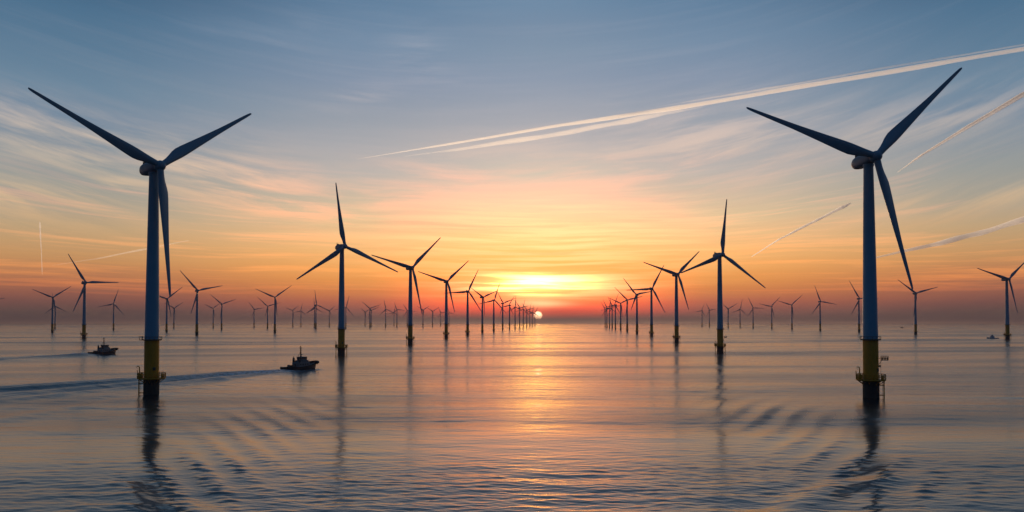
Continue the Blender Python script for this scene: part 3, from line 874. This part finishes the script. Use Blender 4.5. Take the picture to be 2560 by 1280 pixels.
proto('blade', blade_mesh(), M_BLADE)
proto('nacelle', nacelle_bm(), M_NAC)
proto('hub', hub_bm(), M_BLADE)
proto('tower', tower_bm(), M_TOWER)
proto('transition_piece', transition_bm(), M_YEL)
proto('foundation_pile', pile_bm(), M_PILE)
proto('work_platform', platform_bm(), M_YEL)
proto('railing', railing_bm(), M_YEL)
proto('upper_platform', upper_ring_bm(), M_STEEL)
proto('side_balcony', balcony_bm(), M_STEEL)
proto('davit_crane', davit_bm(), M_YEL)
proto('locker', locker_bm(), M_YEL)
proto('boat_landing', landing_bm(), M_YEL)
proto('hatch', hatch_bm(), M_STEEL)
proto('lamp_rack', lamp_rack_bm(), M_STEEL)
proto('weather_mast', mast_bm(), M_STEEL)


def part(name, parent, mat4=None):
    o = bpy.data.objects.new(name, PROTO[name])
    COL.objects.link(o)
    o.parent = parent
    if mat4 is not None:
        o.matrix_local = mat4
    return o


def turbine(x, y, z, s, yaw, angs, lens, label, group):
    root = thing('wind_turbine', label, 'wind turbine', group, (x, y, z))
    root.scale = (s, s, s)
    d = math.hypot(x, y)
    yr = Matrix.Rotation(R(yaw), 4, 'Z')
    Rz = lambda deg: Matrix.Rotation(R(deg), 4, 'Z')
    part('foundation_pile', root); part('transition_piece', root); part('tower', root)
    view = math.degrees(math.atan2(-y, -x))          # bearing from the turbine to the open channel mouth
    if d < 2600:
        wp = part('work_platform', root)
        if d < 1700:
            part('railing', wp)
            part('upper_platform', root)
            part('davit_crane', root, Rz(view + 90 + (0 if x < 0 else 20)))
            lock = part('locker', root, Rz(view + 90 + (0 if x > 0 else 0)))
            part('boat_landing', root, Rz(view - 90 if x < -100 else view + 90))
            if d > 500:
                part('boat_landing', root, Rz(view + 90 if x < -100 else view - 90))
            part('hatch', root, Rz(view + (20 if x < 0 else 62)))
            if d < 400 and x < 0:
                part('side_balcony', root, Rz(view + 90))
            if x > 0 and d < 800:
                part('lamp_rack', root, Rz(view + 90))
    nac = part('nacelle', root, yr @ Matrix.Translation((0, 0, 90.0)) @ Matrix.Rotation(-TILT * 0.6, 4, 'X'))
    if d < 1900:
        part('weather_mast', nac)
    hub_m = yr @ Matrix.Translation((0, -OV * math.cos(TILT), 90.0)) @ Matrix.Rotation(-TILT, 4, 'X')
    part('hub', root, hub_m)
    for a, l in zip(angs, lens):
        part('blade', root, hub_m @ Matrix.Rotation(R(a), 4, 'Y') @ Matrix.Diagonal((1, 1, l, 1)))
    return root


for row in TURBINES:
    turbine(*row)


# ------------------------------------------------------------------ boats
def hull_bm(L=23.0, B=8.2, fb_st=2.1, fb_bow=4.3, fine=0.5):
    bm = bmesh.new()
    rings = []
    n = 9
    for i in range(17):
        f = i / 16
        yy = -L / 2 + L * f
        hb = B / 2 * (0.86 + 0.14 * min(1, f / 0.25)) * (1.0 if f < 0.55 else max(0.03, math.cos((f - 0.55) / 0.45 * math.pi / 2) ** fine))
        top = fb_st + (fb_bow - fb_st) * max(0, (f - 0.35) / 0.65) ** 1.7
        half = []
        for j in range(n):
            g = j / (n - 1)
            zz = -1.2 + (top + 1.2) * g
            flare = 0.80 + 0.20 * g ** 0.7
            rake = 1.2 * g * max(0, f - 0.7) / 0.3
            half.append((hb * flare, yy + rake, zz))
        rings.append(half + [(-p[0], p[1], p[2]) for p in reversed(half)])
    add_ring_surface(bm, rings)
    bmesh.ops.recalc_face_normals(bm, faces=bm.faces)
    return bm


def tug(x, y, z, head, label, s=1.0, group='harbour tugs with wakes'):
    t = thing('tugboat', label, 'tugboat', group, (x, y, z), -R(head))
    t.scale = (s, s, s)
    h = link_mesh('hull', hull_bm(), M_HULL, t)
    bm = bmesh.new()       # bulwark rail following the deck edge
    edge = []
    for i in range(15):
        f = i / 14 * 0.97
        hb = 4.05 * (0.86 + 0.14 * min(1, f / 0.25)) * (1.0 if f < 0.55 else max(0.03, math.cos((f - 0.55) / 0.45 * math.pi / 2) ** 0.5))
        top = 2.1 + 2.2 * max(0, (f - 0.35) / 0.65) ** 1.7
        edge.append((hb, -11.5 + 23 * f + 1.2 * max(0, f - 0.7) / 0.3, top))
    pts = edge + [(-p[0], p[1], p[2]) for p in reversed(edge)]
    add_tube(bm, pts, 0.24, 6, closed=True)
    link_mesh('rubbing_strake', bm, M_RUB, h)
    bm = bmesh.new()       # bow fender roll
    arc = [(3.3 * math.cos(a), 9.0 + 4.1 * math.sin(a), 3.9 + 0.6 * math.sin(a)) for a in [math.pi * i / 14 for i in range(15)]]
    add_tube(bm, arc, [0.4] + [0.78] * 13 + [0.4], 10)
    link_mesh('bow_fender', bm, M_RUB, h)
    bm = bmesh.new()       # stern fender and tyres
    add_tube(bm, [(-3.3, -11.4, 1.9), (0, -11.9, 1.9), (3.3, -11.4, 1.9)], 0.65, 10)
    link_mesh('stern_fender', bm, M_RUB, h)
    bm = bmesh.new()
    add_box(bm, -2.9, 2.9, -3.6, 5.4, 1.5, 4.9, 0.25, 0.12)
    add_box(bm, -2.3, 2.3, -2.0, 4.6, 4.8, 5.9, 0.15, 0.1)
    house = link_mesh('deckhouse', bm, M_HOUSE, t, smooth=False)
    bm = bmesh.new()
    for sx in (-1, 1):
        for yy in (-2.4, -0.6, 1.2, 3.0):
            add_box(bm, sx * 2.86 - 0.05, sx * 2.86 + 0.05, yy, yy + 0.7, 3.2, 4.0)
    link_mesh('window', bm, M_GLASS, house, smooth=False)
    bm = bmesh.new()       # door aft
    add_box(bm, -0.5, 0.5, -3.68, -3.56, 1.8, 3.9, 0.03)
    link_mesh('door', bm, M_DECK, house, smooth=False)
    bm = bmesh.new()
    add_box(bm, -1.9, 1.9, -0.6, 3.6, 5.9, 6.6, 0.05)
    add_box(bm, -2.1, 2.1, -0.8, 3.8, 7.55, 7.95, 0.1)
    for sx in (-1, 1):
        for yy in (-0.55, 0.8, 2.2, 3.55):
            add_box(bm, sx * 1.85 - 0.08, sx * 1.85 + 0.08, yy - 0.08, yy + 0.08, 6.6, 7.6)
    for xx in (-0.6, 0.6):
        for yy in (-0.55, 3.55):
            add_box(bm, xx - 0.07, xx + 0.07, yy - 0.07, yy + 0.07, 6.6, 7.6)
    wh = link_mesh('wheelhouse', bm, M_HOUSE, t, smooth=False)
    bm = bmesh.new()       # glazing band with open see-through panes fore and aft
    for sx in (-1, 1):
        add_box(bm, sx * 1.84 - 0.03, sx * 1.84 + 0.03, -0.4, 3.4, 6.6, 7.55)
    link_mesh('window', bm, M_GLASS, wh, smooth=False)
    for sx in (-1, 1):
        bm = bmesh.new()
        add_box(bm, sx * 2.35 - 0.45, sx * 2.35 + 0.45, -3.3, -2.1, 4.8, 7.4, 0.15, 0.08)
        add_tube(bm, [(sx * 2.35, -2.7, 7.3), (sx * 2.35, -2.9, 8.1)], 0.2, 8)
        link_mesh('funnel', bm, M_HULL, t, smooth=False)
    bm = bmesh.new()
    add_tube(bm, [(0, 0.6, 7.9), (0, 0.5, 11.5), (0, 0.4, 14.3)], [0.42, 0.3, 0.16], 8)
    for sx in (-1, 1):
        add_tube(bm, [(sx * 1.5, -0.2, 7.9), (sx * 0.1, 0.5, 11.2)], 0.10, 6)
    for z, w in ((12.9, 0.95), (11.8, 0.9), (10.5, 0.7), (9.4, 0.6)):
        add_tube(bm, [(-w, 0.5, z), (w, 0.5, z)], 0.14, 6)
    for sx in (-1, 1):
        add_box(bm, sx * 0.85 - 0.2, sx * 0.85 + 0.2, 0.3, 0.7, 12.75, 13.2, 0.06)
    mast = link_mesh('mast', bm, M_ORANGE, t)
    bm = bmesh.new()
    add_box(bm, -1.1, 1.1, 0.9, 1.2, 9.0, 9.28, 0.06)
    add_tube(bm, [(0, 0.6, 8.8), (0, 1.05, 9.0)], 0.12, 6)
    link_mesh('radar', bm, M_HOUSE, mast)
    bm = bmesh.new()
    add_tube(bm, [(-1.4, -7.2, 2.5), (1.4, -7.2, 2.5)], 0.9, 14)
    add_box(bm, -1.75, -1.4, -8.1, -6.3, 1.6, 3.5, 0.08)
    add_box(bm, 1.4, 1.75, -8.1, -6.3, 1.6, 3.5, 0.08)
    link_mesh('towing_winch', bm, M_DECK, t)
    bm = bmesh.new()       # deck rails
    for sx in (-1, 1):
        p = [(sx * 3.3, 5.5, 2.0), (sx * 3.0, 7.5, 2.5), (sx * 2.3, 9.3, 3.2)]
        for (a, b, c) in p:
            add_tube(bm, [(a, b, c), (a, b, c + 1.5)], 0.06, 5)
        add_tube(bm, [(a, b, c + 1.5) for a, b, c in p], 0.06, 5)
        q = [(sx * 2.8, -3.2, 4.9), (sx * 2.8, -1.0, 4.9), (sx * 2.8, 2.0, 4.9), (sx * 2.8, 5.0, 4.9)]
        for (a, b, c) in q:
            add_tube(bm, [(a, b, c), (a, b, c + 1.1)], 0.05, 5)
        add_tube(bm, [(a, b, c + 1.1) for a, b, c in q], 0.05, 5)
    link_mesh('deck_rail', bm, M_STEEL, t)
    return t


tug(TUG_POS[0], TUG_POS[1], -0.02, TUG_HEAD, "larger dark tug with tall cross barred mast, trailing a long wake past the huge tower", 0.97)
tug(TUG2_POS[0], TUG2_POS[1], -0.04, TUG2_HEAD, "smaller looking dark tug farther out, beyond the huge turbine's yellow base", 1.02)

# pale workboat
M_PALE = mat_paint('workboat_paint', (0.60, 0.60, 0.60), 0.45, 0.3, 1.0, grime=(0.3, 0.27, 0.24))
wb = thing('workboat', "small pale workboat with low cabin, close to a mid distance turbine's base", 'boat', None, (783.1, 1298.4, -0.18), R(80))
wb.scale = (0.85, 0.85, 0.85)
link_mesh('hull', hull_bm(20.0, 6.0, 1.5, 2.9, 0.7), M_PALE, wb)
bm = bmesh.new()
add_box(bm, -2.3, 2.3, -2.5, 4.5, 1.5, 4.8, 0.3, 0.3)
add_box(bm, -1.7, 1.7, -0.5, 3.2, 4.7, 7.0, 0.3, 0.25)
wbh = link_mesh('cabin', bm, M_PALE, wb, smooth=False)
bm = bmesh.new()
for sx in (-1, 1):
    add_box(bm, sx * 1.62 - 0.05, sx * 1.62 + 0.05, 0.0, 2.7, 5.5, 6.4)
link_mesh('window', bm, M_GLASS, wbh, smooth=False)
bm = bmesh.new()
add_tube(bm, [(0, 0.5, 6.8), (0, 0.3, 11.0)], [0.16, 0.08], 6)
add_tube(bm, [(-0.7, 0.4, 9.6), (0.7, 0.4, 9.6)], 0.07, 5)
link_mesh('mast', bm, M_STEEL, wb)


def small_boat(label, loc, s, rz):
    b = thing('motorboat', label, 'boat', None, loc, R(rz))
    b.scale = (s, s, s)
    link_mesh('hull', hull_bm(13.0, 4.4, 1.3, 2.4, 0.7), M_HULL, b)
    bm = bmesh.new()
    add_box(bm, -1.5, 1.5, -1.0, 2.5, 1.2, 3.6, 0.2, 0.2)
    add_box(bm, -1.2, 1.2, 0.0, 2.0, 3.5, 5.2, 0.2, 0.2)
    link_mesh('cabin', bm, M_DECK, b, smooth=False)


small_boat("tiny dark boat near the horizon, beside the turbine under the long blade tip", (1754.2, 3580.5, -1.25), 1.25, 70)
small_boat("tiny dark boat dot on the horizon between the two rows", (466.2, 6729.7, -3.57), 1.6, 80)
small_boat("tiniest faint boat on the horizon just on the sun side of another boat dot", (326.7, 5123.5, -2.07), 0.9, 75)


# ------------------------------------------------------------------ condensation trails at 9 km
def mat_trail(name, density):
    m = bpy.data.materials.new(name); m.use_nodes = True
    nt = m.node_tree; nt.nodes.clear()
    out = nt.nodes.new('ShaderNodeOutputMaterial')
    v = nt.nodes.new('ShaderNodeVolumePrincipled')
    v.inputs['Color'].default_value = (0.99, 0.99, 0.99, 1)
    v.inputs['Density'].default_value = density
    v.inputs['Anisotropy'].default_value = 0.55
    nt.links.new(v.outputs[0], out.inputs['Volume'])
    return m


ALT = 9000.0
trng = random.Random(5)


def strand(bm, pts, lift=0.0, ragged=0.1):
    """one strand of ice cloud: pts give bearing and elevation slopes and an angular width along a line of even altitude"""
    P = []
    for tx, tz, w in pts:
        d = (ALT + lift) / tz
        P.append((Vector((tx * d, d, ALT + lift)), w * d))
    cp, cw = [], []
    n = 30
    for i in range(len(P) - 1):
        for j in range(n):
            f = j / n
            cp.append(P[i][0].lerp(P[i + 1][0], f)); cw.append(P[i][1] * (1 - f) + P[i + 1][1] * f)
    cp.append(P[-1][0]); cw.append(P[-1][1])
    m = 16
    rings = []
    ph = [trng.uniform(0, 6.28) for _ in range(6)]
    for i, p in enumerate(cp):
        d = (cp[min(i + 1, len(cp) - 1)] - cp[max(i - 1, 0)]).normalized()
        a = d.cross(Vector((0, 0, 1))).normalized(); b = d.cross(a).normalized()
        wob = 1 + ragged * (math.sin(i * 0.13 + ph[0]) + 0.7 * math.sin(i * 0.31 + ph[1]) + 0.3 * math.sin(i * 0.53 + ph[2]))
        off = b * (ragged * 0.6 * cw[i] * math.sin(i * 0.21 + ph[3])) 
        rings.append([p + off + (a * math.cos(2 * math.pi * k / m) + b * math.sin(2 * math.pi * k / m)) * max(2.0, cw[i] * 0.5 * wob) for k in range(m)])
    add_ring_surface(bm, rings)


def trail(label, strands, mat):
    bm = bmesh.new()
    for st in strands:
        strand(bm, [sky_pt(*p) for p in st[0]], st[1], st[2])
    bmesh.ops.recalc_face_normals(bm, faces=bm.faces)
    o = link_mesh('contrail', bm, mat)
    o['label'] = label; o['category'] = 'contrail'; o['group'] = 'contrails in the evening sky'
    return o


def sky_pt(x, y, w):
    return ((x - 1280) / 1991.0, (804 - y) / 1991.0, w / 1991.0)


trail("longest bright contrail rising across the sky to the top of the huge lamp rack turbine",
      [([(888, 395, 1.0), (1120, 357, 5), (1400, 309, 9), (1700, 264, 11), (2100, 195, 12), (2580, 113, 12)], 0.0, 0.07),
       ([(1640, 263, 1.2), (1900, 219, 3.5), (2200, 166, 5), (2580, 102, 5)], -60.0, 0.08)], mat_trail('trail_dense', 0.0055))
trail("faint ragged second strand of contrail lying just below the longest bright one",
      [([(1010, 388, 2), (1200, 362, 9), (1450, 322, 14), (1650, 281, 12), (1760, 262, 3)], 160.0, 0.13),
       ([(1700, 252, 2), (1850, 228, 7), (1980, 207, 7), (2120, 184, 2)], 300.0, 0.1)], mat_trail('trail_faint', 0.0018))
trail("short steep bright contrail at the picture edge above the huge lamp rack turbine's nacelle",
      [([(2248, 428, 1.5), (2310, 384, 5), (2420, 317, 9), (2580, 223, 12)], 0.0, 0.05),
       ([(2330, 374, 1.5), (2430, 314, 4), (2580, 227, 6)], -70.0, 0.07)], mat_trail('trail_mid', 0.011))
trail("short thin contrail slanting up towards the huge lamp rack turbine's tower",
      [([(1880, 641, 1.5), (1950, 597, 4), (2030, 556, 6), (2110, 516, 8), (2130, 506, 4)], 0.0, 0.08)], mat_trail('trail_thin', 0.0032))
trail("soft orange contrail running low from the huge lamp rack tower to the picture edge",
      [([(2160, 650, 3), (2330, 612, 11), (2450, 582, 14), (2590, 540, 15)], 0.0, 0.1)], mat_trail('trail_soft', 0.0013))
trail("short crooked upright contrail low in the sky beyond the smaller tug",
      [([(104, 686, 0.8), (102, 640, 2), (99, 600, 2.5), (97, 565, 5), (96, 553, 2)], 0.0, 0.12)], mat_trail('trail_upright', 0.0007))
trail("thin straight contrail streak crossing low behind the huge blue tower",
      [([(128, 663, 1.2), (240, 646, 3.5), (360, 622, 5), (470, 600, 3)], 0.0, 0.08)], mat_trail('trail_low', 0.0005))


# ------------------------------------------------------------------ sea haze
bm = bmesh.new()
add_box(bm, -80000, 80000, -80000, 80000, -31.5, 162)
M_HAZE = bpy.data.materials.new('haze'); M_HAZE.use_nodes = True
_n = M_HAZE.node_tree; _n.nodes.clear()
_o = _n.nodes.new('ShaderNodeOutputMaterial'); _p = _n.nodes.new('ShaderNodeVolumePrincipled')
_p.inputs['Color'].default_value = (0.56, 0.45, 0.43, 1)
_p.inputs['Density'].default_value = 7.5e-5
_p.inputs['Anisotropy'].default_value = 0.55
_n.links.new(_p.outputs[0], _o.inputs['Volume'])
haze = link_mesh('haze', bm, M_HAZE, smooth=False)
haze['kind'] = 'stuff'
haze['label'] = 'thin sea haze that fades the far turbines'
